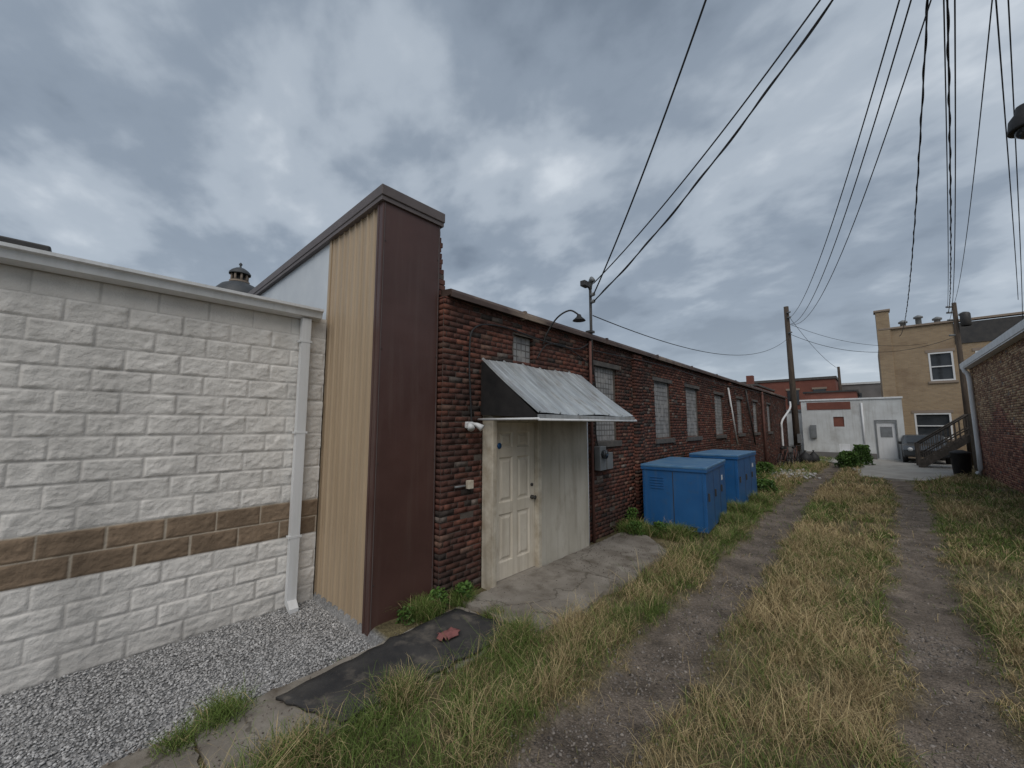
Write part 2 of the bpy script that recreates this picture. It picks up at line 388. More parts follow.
box('fascia',XC-.3,XC-.061,-9,1.95,3.30,3.47,m_white,cmu,.01)
prism('downspout',[(XC+.035,1.69),(XC+.115,1.69),(XC+.115,1.79),(XC+.035,1.79)],'z',.02,3.30,m_white,cmu)
prism('downspout_foot',[(XC+.035,.02),(XC+.115,.02),(XC+.20,-.05),(XC+.20,-.10),(XC+.035,-.03)],'y',1.692,1.788,m_white,cmu)
for z in (.7,1.9,3.0): box('strap',XC+.03,XC+.119,1.67,1.81,z,z+.025,m_white,cmu)
hv=empty('rooftop_air_unit')
box('housing',-9.2,-7.15,-3.2,-.55,3.3,3.98,m_grey,hv,.02)
box('lid',-9.3,-7.05,-3.3,-.44,3.981,4.12,m_dark,hv,.02)

# ---------------------------------------------------------------- parapet party wall w/ metal cladding
par=empty('metal_clad_parapet_wall')
box('core',-20,-3.86,2.10,2.74,-.3,4.46,m_greyb,par)
def ribbed(name,x0,x1,y,z0,z1,mat,pitch=.152):
    P=[];x=x0
    while x<x1-.001:
        for dx,dy in ((0,0),(.03,0),(.042,-.018),(.062,-.018),(.074,0),(.110,0),(.113,-.003),(.116,0)):
            if x+dx<x1: P.append((x+dx,y+dy))
        x+=pitch
    P.append((x1,y))
    v=[(p[0],p[1],z) for z in(z0,z1) for p in P]; n=len(P)
    return pymesh(name,v,[(i,i+1,n+i+1,n+i) for i in range(n-1)],mat,par)
ribbed('tan_ribbed_panel',-5.14,-3.845,2.06,-.14,4.48,m_tan)
box('white_parapet_panel',-20,-5.20,2.055,2.098,3.2,4.48,m_whitewall,par)
box('tan_corner_trim',-5.20,-5.14,2.035,2.1,-.14,4.48,m_tan,par,.004)
box('brown_corner_cladding',-3.86,-3.78,2.025,2.80,-.10,4.48,m_brown,par,.008)
box('corner_trim_edge',-3.90,-3.861,2.022,2.06,-.10,4.48,m_brown,par,.004)
for y in (2.045,2.775): box('seam',-3.7795,-3.776,y,y+.006,-.1,4.48,m_coping,par)
for z in (.4,1.6,2.8,4.0):
    for y in (2.06,2.76): box('screw_head',-3.7795,-3.774,y,y+.01,z,z+.01,m_dark,par)
box('coping_cap',-20,-3.74,1.985,2.84,4.50,4.62,m_coping,par,.008)
box('coping_drip',-20,-3.755,1.995,2.83,4.45,4.499,m_coping,par)
def redcol(y,z):
    r=random.random()
    if r<.45: c=(.130,.056,.043)
    elif r<.70: c=(.098,.048,.039)
    elif r<.82: c=(.165,.070,.050)
    elif r<.91: c=(.052,.042,.038)
    elif r<.97: c=(.165,.100,.077)
    else: c=(.17,.145,.13)
    k=random.uniform(.8,1.2)
    wth=float(fbm(y*.55,z*.9,7)); k*=.66+.75*wth
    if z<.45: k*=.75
    return tuple(v*k for v in c)
z=3.6
while z<4.40:
    yy=2.80+.11-.06*(z-3.6)/.8+random.uniform(-.025,.02)
    box('old_brick_end',-3.98+random.uniform(-.02,.02),-3.82+random.uniform(-.02,.01),2.80,yy,z+.004,z+.064,m_rust if random.random()<.7 else m_mortar,par)
    z+=.068
box('parapet_return',-20,-3.98,2.80,2.86,3.3,4.42,m_mortar,par)

# ---------------------------------------------------------------- long brick building
bb=empty('brick_building')
XB=-3.70; ZT=3.56
wins=[(4.06,4.50,2.90,3.30),(6.28,7.12,1.70,3.10),(8.95,9.95,1.68,3.04),(11.05,12.1,1.68,3.04),(13.7,14.7,1.68,3.0),(16.5,17.4,1.68,3.0),(19.2,20.1,1.68,3.0),(22.2,23.1,1.68,3.0)]
ops=wins+[(3.46,5.74,-.1,2.12)]
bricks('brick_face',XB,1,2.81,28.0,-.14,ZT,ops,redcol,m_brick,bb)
sheet_cut('mortar_bed',XB-.006,2.81,28.0,-.14,ZT,ops,m_mortar,bb)
box('inner_mass',-15,XB-.13,2.95,27.9,-.3,3.45,m_roof,bb)
box('end_wall',-15,XB-.015,27.9,27.99,-.3,3.55,m_redb,bb)
prism('roof_edge',[(XB-.4,3.70),(XB+.07,3.64),(XB+.09,3.60),(XB+.09,3.54),(XB+.075,3.54),(XB+.06,3.57),(XB-.10,3.561),(XB-.4,3.561)],'y',2.86,28.05,m_roofbrown,bb)
prism('roof_slope',[(-15,4.0),(XB-.401,3.70),(XB-.401,3.50),(-15,3.5)],'y',2.91,28.0,m_roof,bb)
for y in np.arange(4.2,28,2.4):
    box('edge_joint',XB+.0,XB+.094,y,y+.05,3.535,3.652,m_roofbrown,bb)
for i,(a,b,c,d) in enumerate(wins):
    box('glass_block_panel',XB-.10,XB-.07,a-.005,b+.005,c-.005,d+.005,m_win,bb)
    if i:
        box('window_sill',XB-.069,XB+.045,a-.06,b+.06,c-.11,c,m_sill,bb,.006)
        box('window_lintel',XB-.069,XB+.012,a-.10,b+.10,d-.0,d+.09,m_sill,bb,.004)
        for yy in (a,b-.03): box('window_frame',XB-.069,XB-.045,yy,yy+.03,c,d,m_greywood,bb)
for y in (8.0,15.6,21.2):
    bricks('pilaster',XB+.06,1,y-.2,y+.2,-.1,3.5,[],redcol,m_brick,bb)
XD=-3.55
box('stucco_panel',XD-.16,XD,4.47,5.73,-.1,2.11,m_stucco,bb,.006)
box('stucco_header',XD-.16,XD-.012,3.47,5.73,2.112,2.62,m_stucco,bb)
box('door_jamb',XD-.16,XD+.035,3.47,3.545,-.02,2.108,m_frame,bb,.005)
box('door_jamb',XD-.16,XD+.035,4.375,4.445,-.02,2.108,m_frame,bb,.005)
box('door_head',XD-.15,XD+.034,3.546,4.374,2.04,2.107,m_frame,bb,.004)
box('threshold',XD-.15,XD+.06,3.546,4.374,-.02,.05,m_concrete,bb,.004)
def panel_door():
    xd=XD-.04
    y0,y1,z0,z1=3.55,4.37,.055,2.035
    pan=[]
    for (ya,yb) in ((3.655,3.915),(4.005,4.265)):
        for (za,zb) in ((.26,.86),(1.0,1.58),(1.70,1.91)): pan.append((ya,yb,za,zb))
    sheet_cut('door_slab',xd,y0,y1,z0,z1,pan,m_door,bb)
    v=[];f=[]
    for (a,b,c,d) in pan:
        rings=[(0,0),(.018,-.016),(.035,-.016),(.065,-.002)]
        k=len(v)
        for (ins,dx) in rings: v+=[(xd+dx,a+ins,c+ins),(xd+dx,b-ins,c+ins),(xd+dx,b-ins,d-ins),(xd+dx,a+ins,d-ins)]
        for r in range(3):
            for q in range(4): f.append((k+r*4+q,k+r*4+(q+1)%4,k+r*4+4+(q+1)%4,k+r*4+4+q))
        f.append((k+12,k+13,k+14,k+15))
    pymesh('door_panels',v,f,m_door,bb)
    tube('door_knob',[(xd,4.305,1.0),(xd+.03,4.305,1.0),(xd+.035,4.305,1.0),(xd+.07,4.305,1.0),(xd+.075,4.305,1.0)],[.028,.028,.014,.03,.015],m_dark,bb,14)
    tube('deadbolt',[(xd,4.305,1.17),(xd+.02,4.305,1.17)],.022,m_dark,bb,14)
    for z in (.3,1.05,1.8): box('hinge',xd,xd+.02,3.546,3.56,z,z+.09,m_dark,bb)
panel_door()
tube('door_notice',[(XD-.039,3.66,1.73),(XD-.036,3.66,1.73)],.04,m_blue,bb,20)
tube('wall_conduit',[(XB+.05,5.86,-.02),(XB+.05,5.86,2.2)],.03,m_white,bb)
tube('rust_conduit',[(XB+.05,6.05,.0),(XB+.05,6.05,3.5)],.026,m_rust,bb)
mb=empty('electric_meter')
box('meter_case',XB+.02,XB+.14,6.16,6.38,1.2,1.62,m_grey,mb,.01)
tube('meter_dial',[(XB+.14,6.27,1.48),(XB+.20,6.27,1.48)],.075,m_glass,mb,20)
box('service_box',XB+.02,XB+.12,6.45,6.66,1.2,1.5,m_grey,mb,.01)
box('junction_box',XB+.01,XB+.07,3.18,3.26,1.23,1.33,m_frame,bb,.006)
tube('junction_conduit',[(XB+.03,3.0,1.27),(XB+.03,3.16,1.27)],.012,m_grey,bb)
fl=empty('security_flood_light')
box('base',XB+.0,XB+.05,3.16,3.27,1.96,2.04,m_white,fl,.01)
tube('head_1',[(XB+.05,3.18,2.02),(XB+.11,3.15,2.0),(XB+.17,3.12,1.96)],[.015,.028,.045],m_white,fl,14)
tube('head_2',[(XB+.05,3.24,2.02),(XB+.11,3.27,2.0),(XB+.17,3.30,1.96)],[.015,.028,.045],m_white,fl,14)
def arc(pts,n=12):
    P=[Vector(p) for p in pts]; out=[]
    for i in range(len(P)-1):
        p0=P[max(i-1,0)];p1=P[i];p2=P[i+1];p3=P[min(i+2,len(P)-1)]
        for k in range(n):
            t=k/n; out.append(.5*((2*p1)+(-p0+p2)*t+(2*p0-5*p1+4*p2-p3)*t*t+(-p0+3*p1-3*p2+p3)*t**3))
    out.append(P[-1]); return out
tube('wall_cable',arc([(XB+.03,3.25,2.0),(XB+.03,3.2,2.9),(XB+.03,3.3,3.25),(XB+.03,3.8,3.35),(XB+.03,4.7,3.3),(XB+.03,5.6,3.3),(XB+.04,6.0,3.45)]),.011,m_cable,bb)
tube('wall_cable_low',arc([(XB+.03,4.55,3.0),(XB+.03,4.8,3.25),(XB+.03,5.3,3.3),(XB+.03,6.0,3.1)]),.009,m_cable,bb)
tube('wall_cable_drop',arc([(XB+.04,6.1,3.3),(XB+.05,6.22,2.6),(XB+.04,6.2,1.9),(XB+.05,6.25,1.6)]),.012,m_cable,bb)
tube('wall_cable_long',arc([(XB+.04,6.1,3.35),(XB+.09,9.5,3.42),(XB+.09,14,3.36),(XB+.1,20,3.44),(XB+.1,27.5,3.4)],20),.010,m_cable,bb)
tube('brace_pipe',[(XB+.05,15.2,3.3),(XB+.08,15.9,1.3)],.03,m_white,bb)
tube('brace_pipe_2',[(XB+.05,17.8,3.4),(XB+.08,18.8,1.2)],.03,m_dark,bb)
tube('end_downpipe',arc([(XB+.1,25.3,.2),(XB+.1,25.3,1.6),(XB+.12,25.4,2.2),(XB+.35,26.6,2.9),(XB+.35,26.9,3.3)]),.05,m_white,bb)
tube('downpipe_mid',[(XB+.08,20.8,0),(XB+.08,20.8,3.5)],.045,m_rust,bb)

gl=empty('gooseneck_wall_lamp')
tube('arm',arc([(XB+.02,4.72,3.25),(XB+.08,4.74,3.42),(XB+.22,4.83,3.66),(XB+.38,4.93,3.76),(XB+.50,5.0,3.68)]),.013,m_black,gl)
lathe('shade',[(.02,3.69),(.03,3.68),(.04,3.65),(.09,3.605),(.10,3.59),(.09,3.59),(.0,3.62)],XB+.50,5.0,m_black,gl)

ms=empty('electric_service_mast')
tube('mast_pipe',[(XB+.06,6.08,2.9),(XB+.06,6.08,4.50)],.026,m_dark,ms)
tube('weather_head',[(XB+.06,6.08,4.48),(XB+.06,6.08,4.58),(XB+.12,6.05,4.65),(XB+.17,6.02,4.60)],[.035,.05,.05,.03],m_grey,ms)
for dz in (0,.13): 
    tube('insulator',[(XB+.09,6.07,4.36-dz),(XB+.15,6.05,4.36-dz)],.035,m_grey,ms)
box('mast_bracket',XB-.02,XB+.10,6.02,6.14,3.66,3.70,m_dark,ms)
box('camera_box',XB+.02,XB+.12,5.80,5.97,4.47,4.57,m_dark,ms,.01)
tube('camera_arm',[(XB+.06,6.08,4.48),(XB+.07,5.9,4.50)],.012,m_dark,ms)

# ---------------------------------------------------------------- awning
aw=empty('metal_awning')
A=(XB+.02,2.86); B=(-2.74,2.13); y0a,y1a=3.42,5.78
v=[];prof=[]
seam=.392
yy=y0a
while yy<y1a-.01:
    for dy,h in ((0,0),(.004,.022),(.018,.022),(.022,0),(.13,.0),(.14,.006),(.15,0),(.26,0),(.27,.006),(.28,0)):
        if yy+dy<y1a: prof.append((yy+dy,h))
    yy+=seam
prof.append((y1a,0))
nv=6;nn=np.array([B[1]-A[1],-(B[0]-A[0])]);nn=-nn/np.hypot(*nn)
for i in range(nv+1):
    t=i/nv
    for (y,h) in prof:
        x=A[0]*(1-t)+B[0]*t; z=A[1]*(1-t)+B[1]*t
        v.append((x+nn[0]*h,y,z+nn[1]*h+.009*math.sin(y*5+t*3)-.015*math.sin(t*3.14)))
n=len(prof); f=[(i*n+j,i*n+j+1,(i+1)*n+j+1,(i+1)*n+j) for i in range(nv) for j in range(n-1)]
o=pymesh('awning_sheet',v,f,m_galv,aw); o.modifiers.new('s','SOLIDIFY').thickness=.004
box('front_fascia',B[0]-.01,B[0]+.015,y0a-.01,y1a+.01,2.075,2.12,m_galv,aw,.003)
for y in (y0a-.006,y1a-.006):
    prism('black_side_triangle',[(A[0],A[1]-.03),(B[0]-.012,B[1]-.02),(B[0]-.012,B[1]-.05),(A[0],B[1]+.0)],'y',y,y+.012,m_black,aw)  # black triangle closing each awning end
prism('underside_shade_paint',[(A[0],A[1]-.05),(B[0]-.03,B[1]-.035),(B[0]-.03,B[1]-.045),(A[0],A[1]-.07)],'y',y0a+.02,y1a-.02,m_black,aw)  # black sheet below the roof, shade inside the awning put in as colour
for y in (y0a-.03,y1a+.03): tube('side_rail',[(XB,y,2.07),(B[0]+.03,y,2.07)],.014,m_white,aw)
tube('front_rail',[(B[0]+.03,y0a-.04,2.06),(B[0]+.03,y1a+.04,2.06)],.014,m_white,aw)

# ---------------------------------------------------------------- blue boxes
def bluebox(cx,cy,w,l,h,ang):
    e=empty('blue_metal_storage_box')
    box('body',-w/2,w/2,-l/2,l/2,.08,h-.05,m_blue,e,.012)
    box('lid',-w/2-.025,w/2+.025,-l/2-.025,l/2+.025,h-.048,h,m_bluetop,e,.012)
    box('lid_lip',-w/2-.022,w/2+.022,-l/2-.022,l/2+.022,h-.10,h-.049,m_blue,e,.004)
    for x in (-w/2+.12,w/2-.12): box('skid',x-.05,x+.05,-l/2,l/2,0,.079,m_dark,e)
    box('front_seam',-.006,.006,-l/2-.004,-l/2,.14,h-.12,m_dark,e)
    for x in (-w/2+.03,w/2-.06): box('corner_post',x,x+.03,-l/2-.008,-l/2,.1,h-.11,m_blue,e,.002)
    for k in range(5): box('vent_louver',-w/2+.15,-w/2+.40,-l/2-.012,-l/2,h-.45+k*.05,h-.43+k*.05,m_blue,e,.003)
    box('lift_pocket',w/2-.30,w/2-.18,-l/2-.003,-l/2,.10,.16,m_black,e)
    box('lift_pocket',-w/2+.18,-w/2+.30,-l/2-.003,-l/2,.10,.16,m_black,e)
    for y in (-l/6,l/6): box('side_seam',w/2,w/2+.003,y-.005,y+.005,.12,h-.12,m_dark,e)
    for y in (-l/6+.08,l/6+.08,-l/2+.12):
        box('handle',w/2,w/2+.03,y,y+.03,h*.5,h*.5+.14,m_dark,e,.004)
    box('data_plate',w/2,w/2+.003,l/6+.2,l/6+.34,h-.4,h-.3,m_white,e)
    e.location=(cx,cy,.0); e.rotation_euler=(0,0,ang)
    return e
bluebox(-2.95,8.60,1.14,2.1,1.24,math.radians(6))
bluebox(-2.95,11.5,1.05,2.1,1.29,math.radians(1))

# ---------------------------------------------------------------- far white building
wb=empty('white_building')
YW=31.0
wo=[(.15,.95,.1,2.15),(-1.75,-1.25,1.9,2.5)]
def wall_y(name,y,x0,x1,z0,z1,openings,mat,parent):
    o=sheet_cut(name,0,x0,x1,z0,z1,openings,mat,parent)
    for vv in o.data.vertices: a=vv.co.copy(); vv.co=(a.y,y,a.z)
    return o
wall_y('front_wall',YW,-3.3,1.3,-.1,3.5,wo,m_whiteb,wb)
box('mass',-3.3,1.3,YW+.12,YW+8,-.1,3.49,m_whiteb,wb)
box('parapet_cap',-3.35,1.35,YW-.06,YW+.3,3.5,3.6,m_white,wb,.01)
box('rear_storey_wall',-3.2,-.6,YW+1.5,YW+7,3.6,4.1,m_redb,wb)
box('rear_storey_roof',-3.3,-.5,YW+1.4,YW+7.1,4.1,4.2,m_dark,wb)
box('brick_upper_band',-3.0,-.9,YW-.03,YW-.002,2.95,3.4,m_redb,wb)
box('door',.16,.94,YW+.06,YW+.1,.1,2.14,m_white,wb)
box('door_window',.3,.8,YW+.05,YW+.059,1.3,1.9,m_grey,wb)
box('door_frame',.08,.15,YW-.03,YW+.05,.1,2.22,m_grey,wb); box('door_frame',.95,1.02,YW-.03,YW+.05,.1,2.22,m_grey,wb)
box('door_head',.08,1.02,YW-.032,YW+.05,2.221,2.29,m_grey,wb)
box('small_window',-1.75,-1.25,YW+.05,YW+.08,1.9,2.5,m_redb,wb)
box('wall_cabinet',-2.9,-2.6,YW-.2,YW-.01,1.2,2.0,m_grey,wb,.01)
tube('vent_pipe',[(-.4,YW-.05,.1),(-.4,YW-.05,3.3)],.05,m_white,wb)
box('wall_plinth',-3.3,.07,YW-.04,YW-.003,-.1,.35,m_greyb,wb)
w2=empty('white_garage')
box('mass',-6.5,-3.4,33,38,-.1,2.9,m_whiteb,w2); box('roof',-6.6,-3.3,32.9,38.1,2.9,3.05,m_grey,w2)

rb=empty('red_brick_building')
box('walls',-12,-2.4,50,58,0,6.6,m_redb,rb); box('cornice',-12.1,-2.3,49.9,58.1,6.6,6.85,m_sill,rb)
for x in (-10.8,-8.6,-6.4,-4.2):
    box('window',x,x+1,49.93,49.99,4.1,5.6,m_glass,rb); box('lintel',x-.1,x+1.1,49.9,49.995,5.61,5.8,m_domest,rb)
gb=empty('grey_building')
box('walls',-2.2,3.5,54,62,0,6.2,m_greyb,gb); box('roof_cap',-2.3,3.6,53.9,62.1,6.2,6.4,m_whiteb,gb)
box('window',-1.5,-.6,53.93,53.99,4,5.3,m_glass,gb)
rb2=empty('red_brick_building')
box('walls',-16,-7,38,46,0,5.3,m_redb,rb2); box('chimney',-7.9,-7.4,39,39.6,5.3,6.3,m_redb,rb2); box('cornice',-16.1,-6.9,37.9,46.1,5.3,5.45,m_sill,rb2)

# tan building
tb=empty('tan_brick_building')
YT=34
two=[(2.75,3.75,4.6,6.3),(1.9,3.4,1.2,2.7),(4.6,5.4,4.6,6.2)]
wall_y('front_wall',YT,.75,7.5,-.1,7.0,two,m_tanb,tb)
box('mass',.75,7.5,YT+.15,YT+12,-.1,7.95,m_tanb,tb)
wall_y('front_wall_upper',YT,.75,3.9,7.0,8.0,[],m_tanb,tb)
box('upper_siding',3.9,7.5,YT-.05,YT+.1,6.7,7.9,m_dark,tb)
box('flat_roof_edge',.7,7.6,YT-.12,YT+.3,8.0,8.12,m_domest,tb,.01)
box('corner_pier',.62,1.25,YT-.1,YT+.5,-.1,9.2,m_tanb,tb,.02)
box('pier_cap',.55,1.32,YT-.17,YT+.57,9.2,9.32,m_domest,tb,.01)
for (a,b,c,d) in two:
    box('window_glass',a,b,YT+.08,YT+.1,c,d,m_glass,tb)
    for (p,q,r,s_) in ((a,a+.08,c,d),(b-.08,b,c,d),(a+.08,b-.08,c,c+.08),(a+.08,b-.08,d-.08,d),(a+.08,b-.08,(c+d)/2-.03,(c+d)/2+.03)):
        box('window_frame',p,q,YT-.02,YT+.07,r,s_,m_white,tb)
    box('sill',a-.1,b+.1,YT-.08,YT-.002,c-.14,c-.01,m_domest,tb)
    box('lintel',a-.1,b+.1,YT-.03,YT-.002,d+.01,d+.18,m_domest,tb)
for x,h in ((1.9,.4),(2.6,.6),(3.4,.35),(4.5,.45)):
    lathe('roof_vent',[(.14,8.1),(.14,8.1+h),(.22,8.12+h),(.22,8.22+h),(.05,8.32+h)],x,YT+1.2,m_grey,tb,12)

# ---------------------------------------------------------------- right-hand brick building
rbk=empty('alley_brick_building')
XR=3.12; YE=24.6
def tanred(y,z):
    if z>2.0+.5*math.sin(y*1.3)+.4*random.random(): pal=[(.44,.29,.17),(.34,.20,.12),(.50,.35,.22),(.24,.13,.08)]
    else: pal=[(.34,.15,.10),(.26,.10,.07),(.40,.21,.14),(.16,.07,.055)]
    c=random.choice(pal);k=random.uniform(.75,1.25); return tuple(v*k for v in c)
bricks('brick_face',XR,-1,9.0,YE,-.1,4.3,[],tanred,m_brick2,rbk,rough=.5,jog=.002,m=.012,bh=.075,bl=.22)
sheet_cut('mortar_bed',XR+.006,9.0,YE,-.1,4.3,[],M('grey_mortar',(.20,.165,.14),(.14,.115,.10)),rbk)
box('mass',XR+.12,12,9.0,YE-.05,-.1,4.3,m_redb,rbk)
box('end_wall',XR-.0,12,YE-.04,YE+.06,-.1,4.3,m_tanb,rbk)
box('white_fascia',XR-.24,XR+.3,8.9,YE+.2,4.34,4.56,m_white,rbk,.01)
box('soffit',XR-.22,XR+.3,8.95,YE+.15,4.30,4.338,m_white,rbk)
tube('downspout',arc([(XR-.20,YE-.4,4.34),(XR-.19,YE-.4,4.2),(XR-.10,YE-.42,3.95),(XR-.09,YE-.42,3.0),(XR-.09,YE-.42,.3),(XR-.2,YE-.5,.12)],6),.075,m_white,rbk)
prism('roof',[(XR-.22,4.561),(12,5.2),(12,4.561)],'y',8.9,YE+.2,m_roof,rbk)

# ---------------------------------------------------------------- wooden stairs
st=empty('wooden_staircase')
sy0,sy1=26.6,27.7
for i in range(7):
    x=1.55+i*.24; z=.2*(i+1)
    box('tread',x,x+.27,sy0,sy1,z-.04,z,m_greywood,st)
for y in (sy0-.05,sy1+.01):
    prism('stringer',[(1.5,0),(1.62,0),(3.25,1.35),(3.25,1.6),(3.1,1.55),(1.5,.22)],'y',y,y+.04,m_greywood,st)
    tube('handrail',[(1.5,y+.02,1.1),(3.15,y+.02,2.45),(4.6,y+.02,2.45)],.04,m_greywood,st,6)
    tube('lower_rail',[(1.5,y+.02,.55),(3.15,y+.02,1.85),(4.6,y+.02,1.85)],.03,m_greywood,st,6)
    for k in range(12):
        x=1.5+k*.15; zz=.2+(x-1.5)*.82; box('baluster',x-.015,x+.015,y+.005,y+.035,zz-.1,zz+.9,m_greywood,st)
    for k in range(10):
        x=3.25+k*.15; box('baluster',x-.015,x+.015,y+.005,y+.035,1.5,2.43,m_greywood,st)
box('landing',3.24,4.6,sy0,sy1,1.42,1.5,m_greywood,st)
for x in (1.5,3.2,4.5):
    for y in (sy0-.1,sy1+.06): box('post',x-.05,x+.05,y,y+.09,-.05,2.5 if x>2 else 1.15,m_greywood,st)

tbn=empty('trash_can')
lathe('can',[(.22,0),(.24,.02),(.29,.85),(.31,.86),(.31,.9),(.29,.92),(.1,1.0),(.0,1.01)],2.5,23.8,m_black,tbn,20)
tube('can_handle',[(2.22,23.7,.7),(2.17,23.75,.72),(2.22,23.8,.7)],.015,m_black,tbn)

def car(cx,cy):
    e=empty('parked_car')
    prof=[(-2.1,.35),(-2.15,.7),(-1.95,.9),(-1.1,1.0),(-.5,1.42),(.7,1.45),(1.5,1.05),(2.05,.98),(2.15,.6),(2.1,.35)]
    v=[];f=[];n=len(prof)
    for x in (-.86,-.80,.80,.86):
        for (py,pz) in prof:
            inn=.13*max(0,(pz-1.0)/.45)
            xx=x*(1-inn) ; v.append((cx+xx,cy+py,pz+(.02 if abs(x)<.85 else 0)))
    for k in range(3):
        for i in range(n): f.append((k*n+i,k*n+(i+1)%n,(k+1)*n+(i+1)%n,(k+1)*n+i))
    f+= [tuple(range(n)),tuple(range(4*n-1,3*n-1,-1))]
    pymesh('body',v,f,m_carp,e)
    v=[(cx-.66,cy-1.05,1.05),(cx+.66,cy-1.05,1.05),(cx+.60,cy-.56,1.41),(cx-.60,cy-.56,1.41)]
    pymesh('windshield',[(a,b-.03,c+.015) for a,b,c in v],[(0,1,2,3)],m_glass,e)
    for s in (-1,1):
        tube('headlight',[(cx+s*.6,cy-2.0,.75),(cx+s*.6,cy-2.16,.74)],.1,m_white,e)
        for y in (-1.35,1.35): tube('wheel',[(cx+s*.68,cy+y,.33),(cx+s*.88,cy+y,.33)],.33,m_black,e,20)
        tube('mirror',[(cx+s*.82,cy-.75,1.02),(cx+s*.98,cy-.75,1.05)],.07,m_black,e)
        pymesh('side_glass',[(cx+s*.855,cy-.8,1.02),(cx+s*.855,cy+1.1,1.04),(cx+s*.80,cy+.65,1.36),(cx+s*.79,cy-.42,1.34)],[(0,1,2,3)],m_glass,e)
    box('grille',cx-.4,cx+.4,cy-2.17,cy-2.12,.5,.68,m_black,e)
    box('bumper',cx-.8,cx+.8,cy-2.2,cy-2.1,.36,.46,m_black,e,.01)
car(1.95,31.2)

def chair(x,y):
    ch=empty('garden_chair')
    for dx in (0,.42):
        for dy in (0,.42): tube('leg',[(x+dx,y+dy,0),(x+dx,y+dy,.45)],.02,m_white,ch)
    box('seat',x-.03,x+.45,y-.03,y+.45,.43,.47,m_white,ch,.01); box('back',x-.03,x+.45,y+.43,y+.47,.47,.9,m_white,ch,.01)
chair(-1.5,29.5); chair(-.75,29.7)
tbg=empty('trash_bags')
for (x,y,r) in ((-2.7,25.6,.33),(-2.4,26.1,.26),(-2.95,26.2,.4)):
    lathe('bag',[(.05,0),(r*.9,.05),(r,.2),(r*.8,.4),(r*.3,.55),(r*.1,.6),(r*.2,.68)],x,y,m_black,tbg,14)
def bicycle(x,y,a):
    e=empty('bicycle'); c,s=math.cos(a),math.sin(a)
    T=lambda u,z,o=0:(x+u*c-o*s,y+u*s+o*c,z)
    for u in (0,1.02):
        tube('wheel',[T(u+.33*math.cos(t),.33+.33*math.sin(t)) for t in np.linspace(0,2*math.pi,25)],.022,m_black,e,6)
        for t in np.linspace(0,math.pi,6)[:-1]:
            tube('spoke',[T(u-.32*math.cos(t),.33-.32*math.sin(t)),T(u+.32*math.cos(t),.33+.32*math.sin(t))],.004,m_grey,e,4)
    for p,q in (((0,.33),(.32,.80)),((.32,.80),(.85,.82)),((.42,.30),(.85,.78)),((.42,.30),(.30,.88)),((0,.33),(.42,.30)),((.84,.95),(1.02,.33))):
        tube('frame_tube',[T(*p),T(*q)],.018,m_rust,e,8)
    tube('handlebar',[T(.84,.98,-.25),T(.84,.95,0),T(.84,.98,.25)],.014,m_dark,e,8)
    tube('saddle',[T(.18,.90),T(.42,.91)],[.07,.03],m_black,e,8)
bicycle(-3.3,22.3,math.radians(78)); bicycle(-3.0,23.7,math.radians(85))
dr=empty('metal_drum')
lathe('drum',[(.28,0),(.29,.28),(.3,.3),(.29,.32),(.29,.58),(.3,.6),(.29,.62),(.29,.87),(.26,.88),(.0,.87)],-3.3,24.9,m_dark,dr,20)

def pole(x,y,h,r=.14,lean=(0,0)):
    e=empty('utility_pole')
    tube('shaft',[(x,y,-.1),(x+lean[0]*.5,y+lean[1]*.5,h*.5),(x+lean[0],y+lean[1],h)],[r,r*.88,r*.72],m_wood,e,14)
    return e
p1=pole(-3.2,27.3,8.9,.17,(-.05,0))
for z in (8.5,8.2,7.3): tube('insulator',[(-3.2,27.2,z),(-3.05,27.05,z)],.05,m_grey,p1)
box('base_cabinet',-3.15,-2.95,26.95,27.15,1.0,1.5,m_grey,p1,.01)
p2=pole(3.55,30.0,8.3,.12)
for z in (8.1,7.8,7.4,6.6): tube('insulator',[(3.45,29.95,z),(3.25,29.85,z)],.05,m_grey,p2)
lathe('transformer',[(.17,7.0),(.19,7.02),(.19,7.6),(.15,7.68),(.05,7.72)],3.85,29.8,m_dark,p2)
p3=pole(-2.0,48,7.5,.14)
p4=pole(2.5,4.2,9.0,.15)
p5=pole(2.7,-1.8,9.0,.15)
ll=empty('street_lamp')
tube('arm',arc([(2.42,4.2,4.75),(1.9,4.45,4.72),(1.35,4.72,4.60),(1.12,4.82,4.50)]),.02,m_dark,ll)
lathe('lamp_hood',[(.02,4.53),(.05,4.52),(.06,4.47),(.095,4.42),(.105,4.34),(.105,4.32),(.09,4.32),(.0,4.34)],1.07,4.85,m_black,ll)
lathe('lamp_lens',[(.075,4.335),(.07,4.29),(.04,4.26),(.0,4.255)],1.07,4.85,m_glass,ll)

def wire(P0,P1,sag,r,over=1.0,twist=False):
    P0=Vector(P0);P1=Vector(P1); n=40; pts=[]
    for i in range(n+1):
        u=over*i/n; p=P0.lerp(P1,u); p.z-=4*sag*u*(1-u); pts.append(p)
    e=empty('power_line')
    tube('cable',pts,r,m_cable,e,6)
    if twist:
        LEN=(P1-P0).length*over
        q=[]; N=int(LEN*16)
        for i in range(N+1):
            u=over*i/N; p=P0.lerp(P1,u); p.z-=4*sag*u*(1-u)
            a=u/over*LEN*6; p+=Vector((math.cos(a),0,math.sin(a)))*r*1.3; q.append(p)
        tube('strand',q,r*.7,m_cable,e,5)
wire((XB+.15,6.05,4.36),(-1.02,4.26,6.65),.12,.012,2.0)
wire((XB+.15,6.05,4.56),(-.09,4.88,6.44),.14,.011,1.7)
wire((XB+.15,6.05,4.23),(-.06,4.96,6.36),.16,.012,1.7,True)
wire((XB+.15,6.0,3.95),(-3.15,27.2,7.1),.9,.009)
